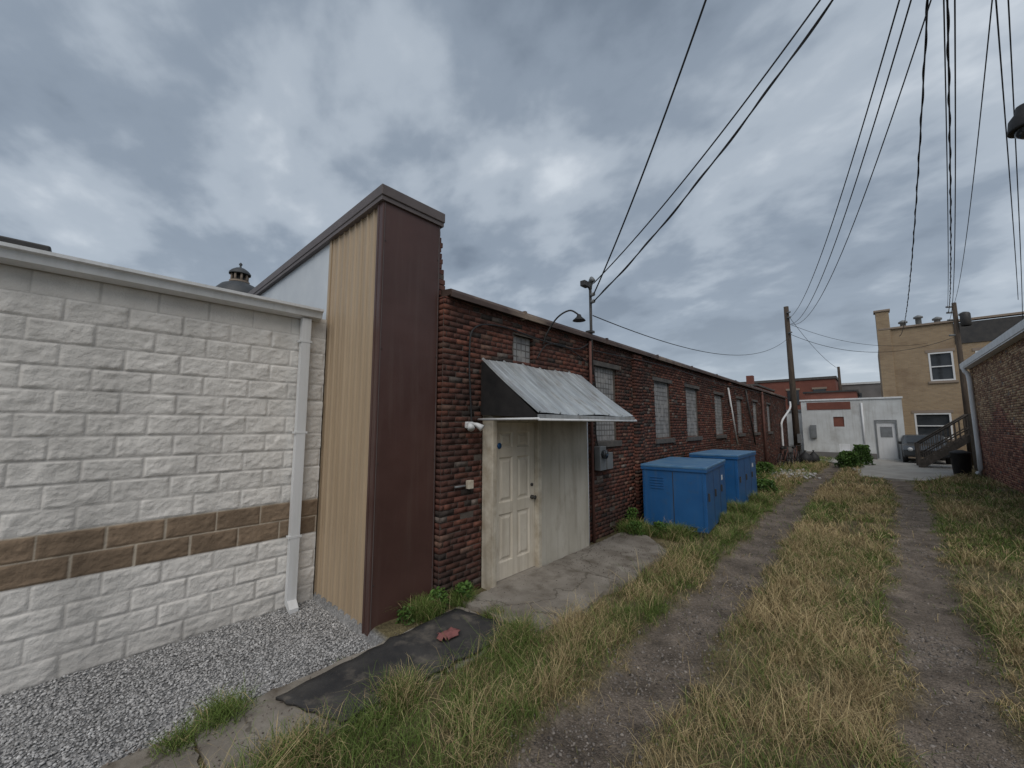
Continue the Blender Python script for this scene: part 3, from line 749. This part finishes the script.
wire((-3.1,27.2,8.2),(.64,6.8,7.5),.75,.010,1.4)
wire((-3.05,27.1,7.8),(.76,6.85,7.5),1.0,.010,1.4)
wire((-3.05,27.1,7.8),(.95,6.9,7.45),1.25,.009,1.4)
wire((1.6,33.8,7.5),(.92,7.0,7.5),1.1,.010,1.4,True)
wire((3.3,29.85,7.8),(1.02,6.6,7.07),.7,.010,1.4,True)
wire((3.3,29.85,7.4),(1.08,6.6,7.07),.9,.008,1.4)
wire((3.3,29.85,8.1),(1.0,6.6,7.2),.4,.008,1.4)
wire((3.5,29.85,8.1),(1.42,7.0,7.07),.5,.007,1.4)
wire((4.05,21.7,6.35),(1.45,7.0,7.07),.2,.008,1.4)
wire((4.05,21.7,5.2),(1.55,7.1,6.9),.3,.007,1.4)
wire((-3.1,27.2,7.2),(3.4,30,6.5),.9,.012)
wire((-3.1,27.2,7.8),(2.8,33.9,6.9),.6,.010)
wire((-2.0,48,7.3),(-3.2,27.3,8.4),.4,.012)

# ---------------------------------------------------------------- church cupola
cu=empty('church_dome')
cx,cy=-68,13.9
lathe('tower',[(4.2,0),(4.2,18.5),(4.5,18.7),(4.5,19.3),(3.4,19.4),(3.4,20.2)],cx,cy,m_domest,cu,8,False)
lathe('dome',[(3.3,20.2),(3.2,20.9),(2.8,21.8),(2.2,22.5),(1.3,22.95),(1.2,23.0)],cx,cy,m_dome,cu,24)
lathe('lantern_base',[(1.3,23.0),(1.3,23.25),(1.1,23.25)],cx,cy,m_domest,cu,16,False)
for k in range(8):
    t=2*math.pi*k/8; tube('lantern_column',[(cx+1.0*math.cos(t),cy+1.0*math.sin(t),23.2),(cx+1.0*math.cos(t),cy+1.0*math.sin(t),24.3)],.16,m_domest,cu,8)
lathe('lantern_core',[(.6,23.2),(.6,24.3)],cx,cy,m_dark,cu,12)
lathe('lantern_roof',[(1.4,24.3),(1.4,24.5),(1.1,24.9),(.6,25.25),(.15,25.4),(.12,25.7),(.25,25.9),(.12,26.1),(.03,26.2)],cx,cy,m_dome,cu,16)

# ---------------------------------------------------------------- stones
def ico():
    p=(1+5**.5)/2
    v=np.array([(-1,p,0),(1,p,0),(-1,-p,0),(1,-p,0),(0,-1,p),(0,1,p),(0,-1,-p),(0,1,-p),(p,0,-1),(p,0,1),(-p,0,-1),(-p,0,1)],float)
    v/=np.linalg.norm(v[0])
    f=np.array([(0,11,5),(0,5,1),(0,1,7),(0,7,10),(0,10,11),(1,5,9),(5,11,4),(11,10,2),(10,7,6),(7,1,8),(3,9,4),(3,4,2),(3,2,6),(3,6,8),(3,8,9),(4,9,5),(2,4,11),(6,2,10),(8,6,7),(9,8,1)])
    return v,f
def stones(name,x,y,z,r,cols,mat):
    iv,jf=ico(); n=len(x)
    V=iv[None]*(1+.35*(rng.random((n,12,1))-.5))
    V=V*np.stack([r*rng.uniform(.8,1.3,n),r*rng.uniform(.7,1.1,n),r*rng.uniform(.5,.8,n)],-1)[:,None,:]
    a=rng.uniform(0,2*np.pi,n);c,s=np.cos(a)[:,None],np.sin(a)[:,None]
    X=V[...,0]*c-V[...,1]*s; Y=V[...,0]*s+V[...,1]*c
    t=rng.uniform(-.6,.6,n)[:,None]; Z=V[...,2]*np.cos(t)+X*np.sin(t)
    V=np.stack([X+x[:,None],Y+y[:,None],Z+z[:,None]],-1)
    F=(np.arange(n)[:,None,None]*12+jf[None]).reshape(-1,3)
    C=np.repeat(cols[:,None,:],12,1)
    npmesh(name,V.reshape(-1,3),F,mat,col=C.reshape(-1,3))
n=24000
x=rng.uniform(-5.12,-3.46,n); y=rng.uniform(-1.1,2.03,n)
g=rng.normal(.44,.11,n).clip(.14,.75); cols=np.stack([g*1.0,g*.985,g*.97],-1)
stones('gravel',x,y,hgt(x,y)+rng.uniform(-.002,.014,n),rng.uniform(.005,.013,n),cols,m_stone)
n=14000
y=np.concatenate([rng.uniform(.8,6,n*2//3),rng.uniform(6,16,n-n*2//3)])
side=rng.random(n)<.5
x=np.where(side,rutL(y),rutR(y))+rng.normal(0,.22,n)
k=rng.random(n)<(.15+1.2*np.clip(fbm(x*2.5,y*2.5,30)-.35,0,1)*2); x=x[k];y=y[k];n=len(x)
g=rng.normal(.18,.07,n).clip(.05,.5); cols=np.stack([g*1.1,g*.96,g*.84],-1)
stones('loose_track_gravel',x,y,hgt(x,y)+.001,(rng.gamma(3,.0016,n)+.002).clip(.002,.013)*(1+.04*y),cols,m_stone)
n=200
x=rng.normal(-2.6,.35,n); y=rng.normal(19.5,.8,n); g=rng.uniform(.25,.6,n)
stones('rubble_pile',x,y,hgt(x,y)+.03,rng.uniform(.02,.11,n),np.stack([g,g*.97,g*.93],-1),m_stone)
n=2200
x=rng.uniform(-3.5,-2.5,n); y=rng.uniform(-.5,6.7,n); g=rng.uniform(.06,.3,n)
stones('walkway_debris',x,y,np.where(y>3,.045,.025)+0*x,rng.uniform(.002,.008,n),np.stack([g*1.1,g*.9,g*.75],-1),m_stone)

# ---------------------------------------------------------------- grass
def blades(x,y,z,h,wd,col,lean,name,parent=None):
    n=len(x); a=rng.uniform(0,2*np.pi,n); b=rng.uniform(0,2*np.pi,n)
    dx,dy=np.cos(a)*lean*h,np.sin(a)*lean*h
    wx,wy=np.cos(b)*wd/2,np.sin(b)*wd/2
    P=np.zeros((n,7,3))
    lv=[(0,0,1.),(.38,.18,.85),(.75,.62,.5)]
    for k,(u,l,wf) in enumerate(lv):
        zz=z+h*u*(1-.18*lean*u)
        P[:,2*k]=np.stack([x+dx*l-wx*wf,y+dy*l-wy*wf,zz],-1)
        P[:,2*k+1]=np.stack([x+dx*l+wx*wf,y+dy*l+wy*wf,zz],-1)
    P[:,6]=np.stack([x+dx*1.1,y+dy*1.1,z+h*(1-.45*lean)],-1)
    base=np.arange(n)[:,None]*7
    q=np.concatenate([base+np.array([0,1,3,2]),base+np.array([2,3,5,4])]); t=base+np.array([4,5,6])
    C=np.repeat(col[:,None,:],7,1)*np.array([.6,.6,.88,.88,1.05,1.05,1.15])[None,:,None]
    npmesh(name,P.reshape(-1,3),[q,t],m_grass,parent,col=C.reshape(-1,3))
STR=np.array([.58,.46,.25]); STR2=np.array([.38,.28,.145]); GRN=np.array([.105,.165,.034]); GRN2=np.array([.19,.25,.07])
def sample(n,x0,x1,y0,y1):
    return rng.uniform(x0,x1,n),rng.uniform(y0,y1,n)
def density(x,y):
    m=rutmask(x,y); d=(1-m)**1.8*.97+.022
    edge=np.where(y<3.0,-2.70,np.where(y<7.0,-2.40,-3.62))+.18*(fbm(x*5,y*5,11)-.5)*2
    d=d*np.where(x<edge,0.0,1.0)
    inb=((x<-2.32)&(x>-3.6)&(y>7.4)&(y<9.7))|((x<-2.40)&(x>-3.48)&(y>10.4)&(y<12.6))
    d*=np.where(inb,0,1)
    d*=np.where((x>3.05),0,1)
    d*=np.where((y>20.3)&(x>-.5)&(x<1.2+(y-20)*.3),0,1)
    cl=fbm(x*1.7,y*1.7,12); d*=np.clip((cl-.26)*3.6,.15,1)
    c4=fbm(x*6,y*6,27); d*=np.clip((c4-.24)*4,.35,1)
    return d
XS=[];YS=[];W=[]
for (n,y0,y1,wf) in ((215000,.4,4.5,1),(150000,4.5,9,1.5),(90000,9,16,2.4),(54000,16,31,4.2)):
    x,y=sample(n,-3.65,3.05,y0,y1); k=rng.random(n)<density(x,y); x=x[k];y=y[k]
    XS.append(x);YS.append(y);W.append(np.full(len(x),wf))
x=np.concatenate(XS);y=np.concatenate(YS);wf=np.concatenate(W);n=len(x)
cl=fbm(x*1.3,y*1.3,20); c2=fbm(x*4,y*4,21)
leftstrip=(x<-1.75); right=(x>.55)
rutd=np.minimum(np.abs(x-rutL(y)),np.abs(x-rutR(y)))
green=.33+1.9*(cl-.5)+1.2*(c2-.5)+np.where(leftstrip,.34,0)+np.where(right,.14,0)+np.where(rutd<.42,.16,0)
isg=rng.random(n)<np.clip(green,.04,.95)
r1=rng.random(n)[:,None]
col=np.where(isg[:,None],GRN*(1-r1)+GRN2*r1,STR2*(1-r1)+STR*r1)*rng.uniform(.7,1.2,n)[:,None]
h=rng.gamma(5,.021,n)*(.38+1.2*fbm(x*2.3,y*2.3,13))
h=np.where(isg,h,h*1.15)*np.where(leftstrip,1.25,1.0)*np.where(rutd<.38,.5,1.)
tall=rng.random(n)<.035; h=np.where(tall,h*2.1,h)
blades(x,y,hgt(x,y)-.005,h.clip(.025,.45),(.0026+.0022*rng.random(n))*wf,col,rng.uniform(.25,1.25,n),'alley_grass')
def tuft(cx,cy,r,n,hh,name,gr=.85,z=0.,w=.003):
    x=cx+rng.normal(0,r*.5,n);y=cy+rng.normal(0,r*.5,n)
    isg=rng.random(n)<gr; r1=rng.random(n)[:,None]
    col=np.where(isg[:,None],GRN*(1-r1)+GRN2*r1,STR2*(1-r1)+STR*r1)*rng.uniform(.7,1.1,n)[:,None]
    blades(x,y,np.full(n,z),rng.uniform(.4,1,n)*hh,w+.003*rng.random(n),col,rng.uniform(.2,1.2,n),name)
tuft(-3.42,.78,.15,900,.22,'grass_tuft',.9,-.03)
tuft(-3.35,.55,.10,500,.16,'grass_tuft',.9,-.03)
tuft(-3.46,1.62,.05,90,.09,'grass_tuft',.9,-.05)
tuft(-2.66,1.0,.20,1100,.24,'grass_tuft',.5,0)
tuft(-2.66,1.7,.16,800,.26,'grass_tuft',.6,0)
tuft(-2.58,2.9,.18,900,.26,'grass_tuft',.7,0)
tuft(-3.58,2.55,.14,900,.3,'grass_tuft',.9,0)
tuft(-3.55,3.02,.12,700,.24,'grass_tuft',.9,0)
tuft(-3.05,3.05,.13,400,.13,'grass_tuft',.9,0)
tuft(-3.4,7.05,.25,1300,.34,'grass_tuft',.9,0,.005)
tuft(-2.7,7.3,.25,1200,.34,'grass_tuft',.9,0,.005)
tuft(-2.25,8.9,.25,1200,.36,'grass_tuft',.85,0,.006)
tuft(-2.3,10.1,.25,1200,.42,'grass_tuft',.85,0,.006)
tuft(-2.3,11.6,.25,1100,.42,'grass_tuft',.85,0,.007)

def leafclump(name,cx,cy,r,h,n,size,dark=(.035,.08,.015),light=(.11,.2,.04)):
    t=rng.uniform(0,2*np.pi,n); rr=r*np.sqrt(rng.random(n)); zz=h*rng.random(n)**.8
    k=np.sqrt(np.clip(1-(zz/h)**2*.7,0,1))*(.7+.6*vn(t*1.5,zz*4/h,5)); x=cx+rr*np.cos(t)*k;y=cy+rr*np.sin(t)*k
    a=rng.normal(0,1,(n,3));a/=np.linalg.norm(a,axis=1)[:,None]
    b=np.cross(a,rng.normal(0,1,(n,3)));b/=np.linalg.norm(b,axis=1)[:,None]
    s=size*rng.uniform(.6,1.3,n)[:,None]; c=np.stack([x,y,zz],-1)
    P=np.stack([c-a*s,c+b*s*.45,c+a*s,c-b*s*.45],1)
    F=(np.arange(n)[:,None]*4+np.array([0,1,2,3]))
    u=rng.random(n)[:,None]*(.4+.6*zz[:,None]/h)
    col=np.array(dark)*(1-u)+np.array(light)*u
    npmesh(name,P.reshape(-1,3),F,m_leaf,col=np.repeat(col,4,0))
leafclump('bush',-.95,24.6,.5,.75,2200,.06)
leafclump('bush',-.5,26.5,.45,1.0,2000,.06)
leafclump('weed_plant',-3.6,2.72,.13,.22,260,.028)
leafclump('weed_plant',-3.55,3.05,.13,.2,240,.028)
leafclump('weed_plant',-3.62,2.35,.1,.16,160,.024)
leafclump('weed_plant',-2.95,7.2,.18,.24,300,.03)
leafclump('weed_plant',-3.3,6.9,.17,.26,300,.03)
leafclump('weed_plant',-3.55,7.3,.14,.4,300,.03)
leafclump('weed_plant',-3.5,9.95,.18,.5,400,.04)
leafclump('weed_plant',-2.5,13.6,.45,.40,800,.05)
leafclump('weed_plant',-3.3,14.6,.4,.55,800,.05)
leafclump('weed_plant',-3.35,16.5,.4,.5,700,.05)
leafclump('weed_plant',-3.3,18.6,.4,.5,700,.055)

# ---------------------------------------------------------------- world sky
w=bpy.data.worlds.new('World'); scene.world=w; w.use_nodes=True
nt=w.node_tree; n=nt.nodes; L=nt.links
bg=n['Background']
sky=n.new('ShaderNodeTexSky'); sky.sky_type='NISHITA'; sky.sun_disc=False
SE,SR=math.radians(48),math.radians(140)
sky.sun_elevation=SE; sky.sun_rotation=SR
tc=n.new('ShaderNodeTexCoord'); sp=n.new('ShaderNodeSeparateXYZ'); L.new(tc.outputs['Generated'],sp.inputs[0])
def mth(op,a,b=None,c=None):
    m=n.new('ShaderNodeMath'); m.operation=op
    for i,s in enumerate((a,b,c)):
        if s is None: continue
        if isinstance(s,(int,float)): m.inputs[i].default_value=s
        else: L.new(s,m.inputs[i])
    return m.outputs[0]
zc=mth('ADD',mth('MAXIMUM',sp.outputs[2],0.0),.26)
cb=n.new('ShaderNodeCombineXYZ'); L.new(mth('DIVIDE',sp.outputs[0],zc),cb.inputs[0]); L.new(mth('DIVIDE',sp.outputs[1],zc),cb.inputs[1])
mp=n.new('ShaderNodeMapping'); mp.inputs['Rotation'].default_value=(0,0,.75); mp.inputs['Scale'].default_value=(1,1.3,1); mp.inputs['Location'].default_value=(5.1,2.7,0)
L.new(cb.outputs[0],mp.inputs['Vector'])
def nz(s,d,r,dist):
    t=n.new('ShaderNodeTexNoise'); t.inputs['Scale'].default_value=s;t.inputs['Detail'].default_value=d;t.inputs['Roughness'].default_value=r;t.inputs['Distortion'].default_value=dist
    L.new(mp.outputs[0],t.inputs['Vector']); return t.outputs[0]
f=mth('ADD',mth('ADD',mth('MULTIPLY',nz(.85,3,.5,.0),.48),mth('MULTIPLY',nz(2.4,4,.5,.2),.37)),mth('MULTIPLY',nz(6.5,5,.55,.1),.15))
cr=n.new('ShaderNodeValToRGB'); cr.color_ramp.interpolation='EASE'; e=cr.color_ramp.elements
e[0].position=.38; e[0].color=(.175,.215,.270,1)
e[1].position=.65; e[1].color=(.62,.67,.725,1)
x1=e.new(.47); x1.color=(.255,.305,.370,1)
x2=e.new(.55); x2.color=(.40,.455,.52,1)
L.new(f,cr.inputs[0])
hz=n.new('ShaderNodeMapRange'); hz.inputs[1].default_value=0; hz.inputs[2].default_value=.38; hz.inputs[3].default_value=.5; hz.inputs[4].default_value=0
L.new(sp.outputs[2],hz.inputs[0])
mx=n.new('ShaderNodeMix'); mx.data_type='RGBA'; L.new(hz.outputs[0],mx.inputs[0]); L.new(cr.outputs[0],mx.inputs[6]); mx.inputs[7].default_value=(.46,.515,.575,1)
sc=n.new('ShaderNodeVectorMath'); sc.operation='SCALE'; L.new(sky.outputs[0],sc.inputs[0]); sc.inputs[3].default_value=.009
ad=n.new('ShaderNodeVectorMath'); ad.operation='ADD'; L.new(sc.outputs[0],ad.inputs[0]); L.new(mx.outputs[2],ad.inputs[1])
L.new(ad.outputs[0],bg.inputs[0]); bg.inputs[1].default_value=1.0

ld=bpy.data.lights.new('sun','SUN'); ld.energy=1.45; ld.angle=math.radians(45); ld.color=(1,.94,.87)
lo=bpy.data.objects.new('sun',ld); COL.objects.link(lo)
d=Vector((math.sin(SR)*math.cos(SE),math.cos(SR)*math.cos(SE),math.sin(SE)))
lo.rotation_euler=(-d).to_track_quat('-Z','Y').to_euler()

# ---------------------------------------------------------------- camera
cd=bpy.data.cameras.new('camera'); cam=bpy.data.objects.new('camera',cd); COL.objects.link(cam)
cd.sensor_width=36; cd.lens=390/1024*36; cd.clip_end=3000; cd.clip_start=.05
cam.location=(0,0,2.0); cam.rotation_euler=(math.radians(96.0),0,math.radians(42.6))
scene.camera=cam
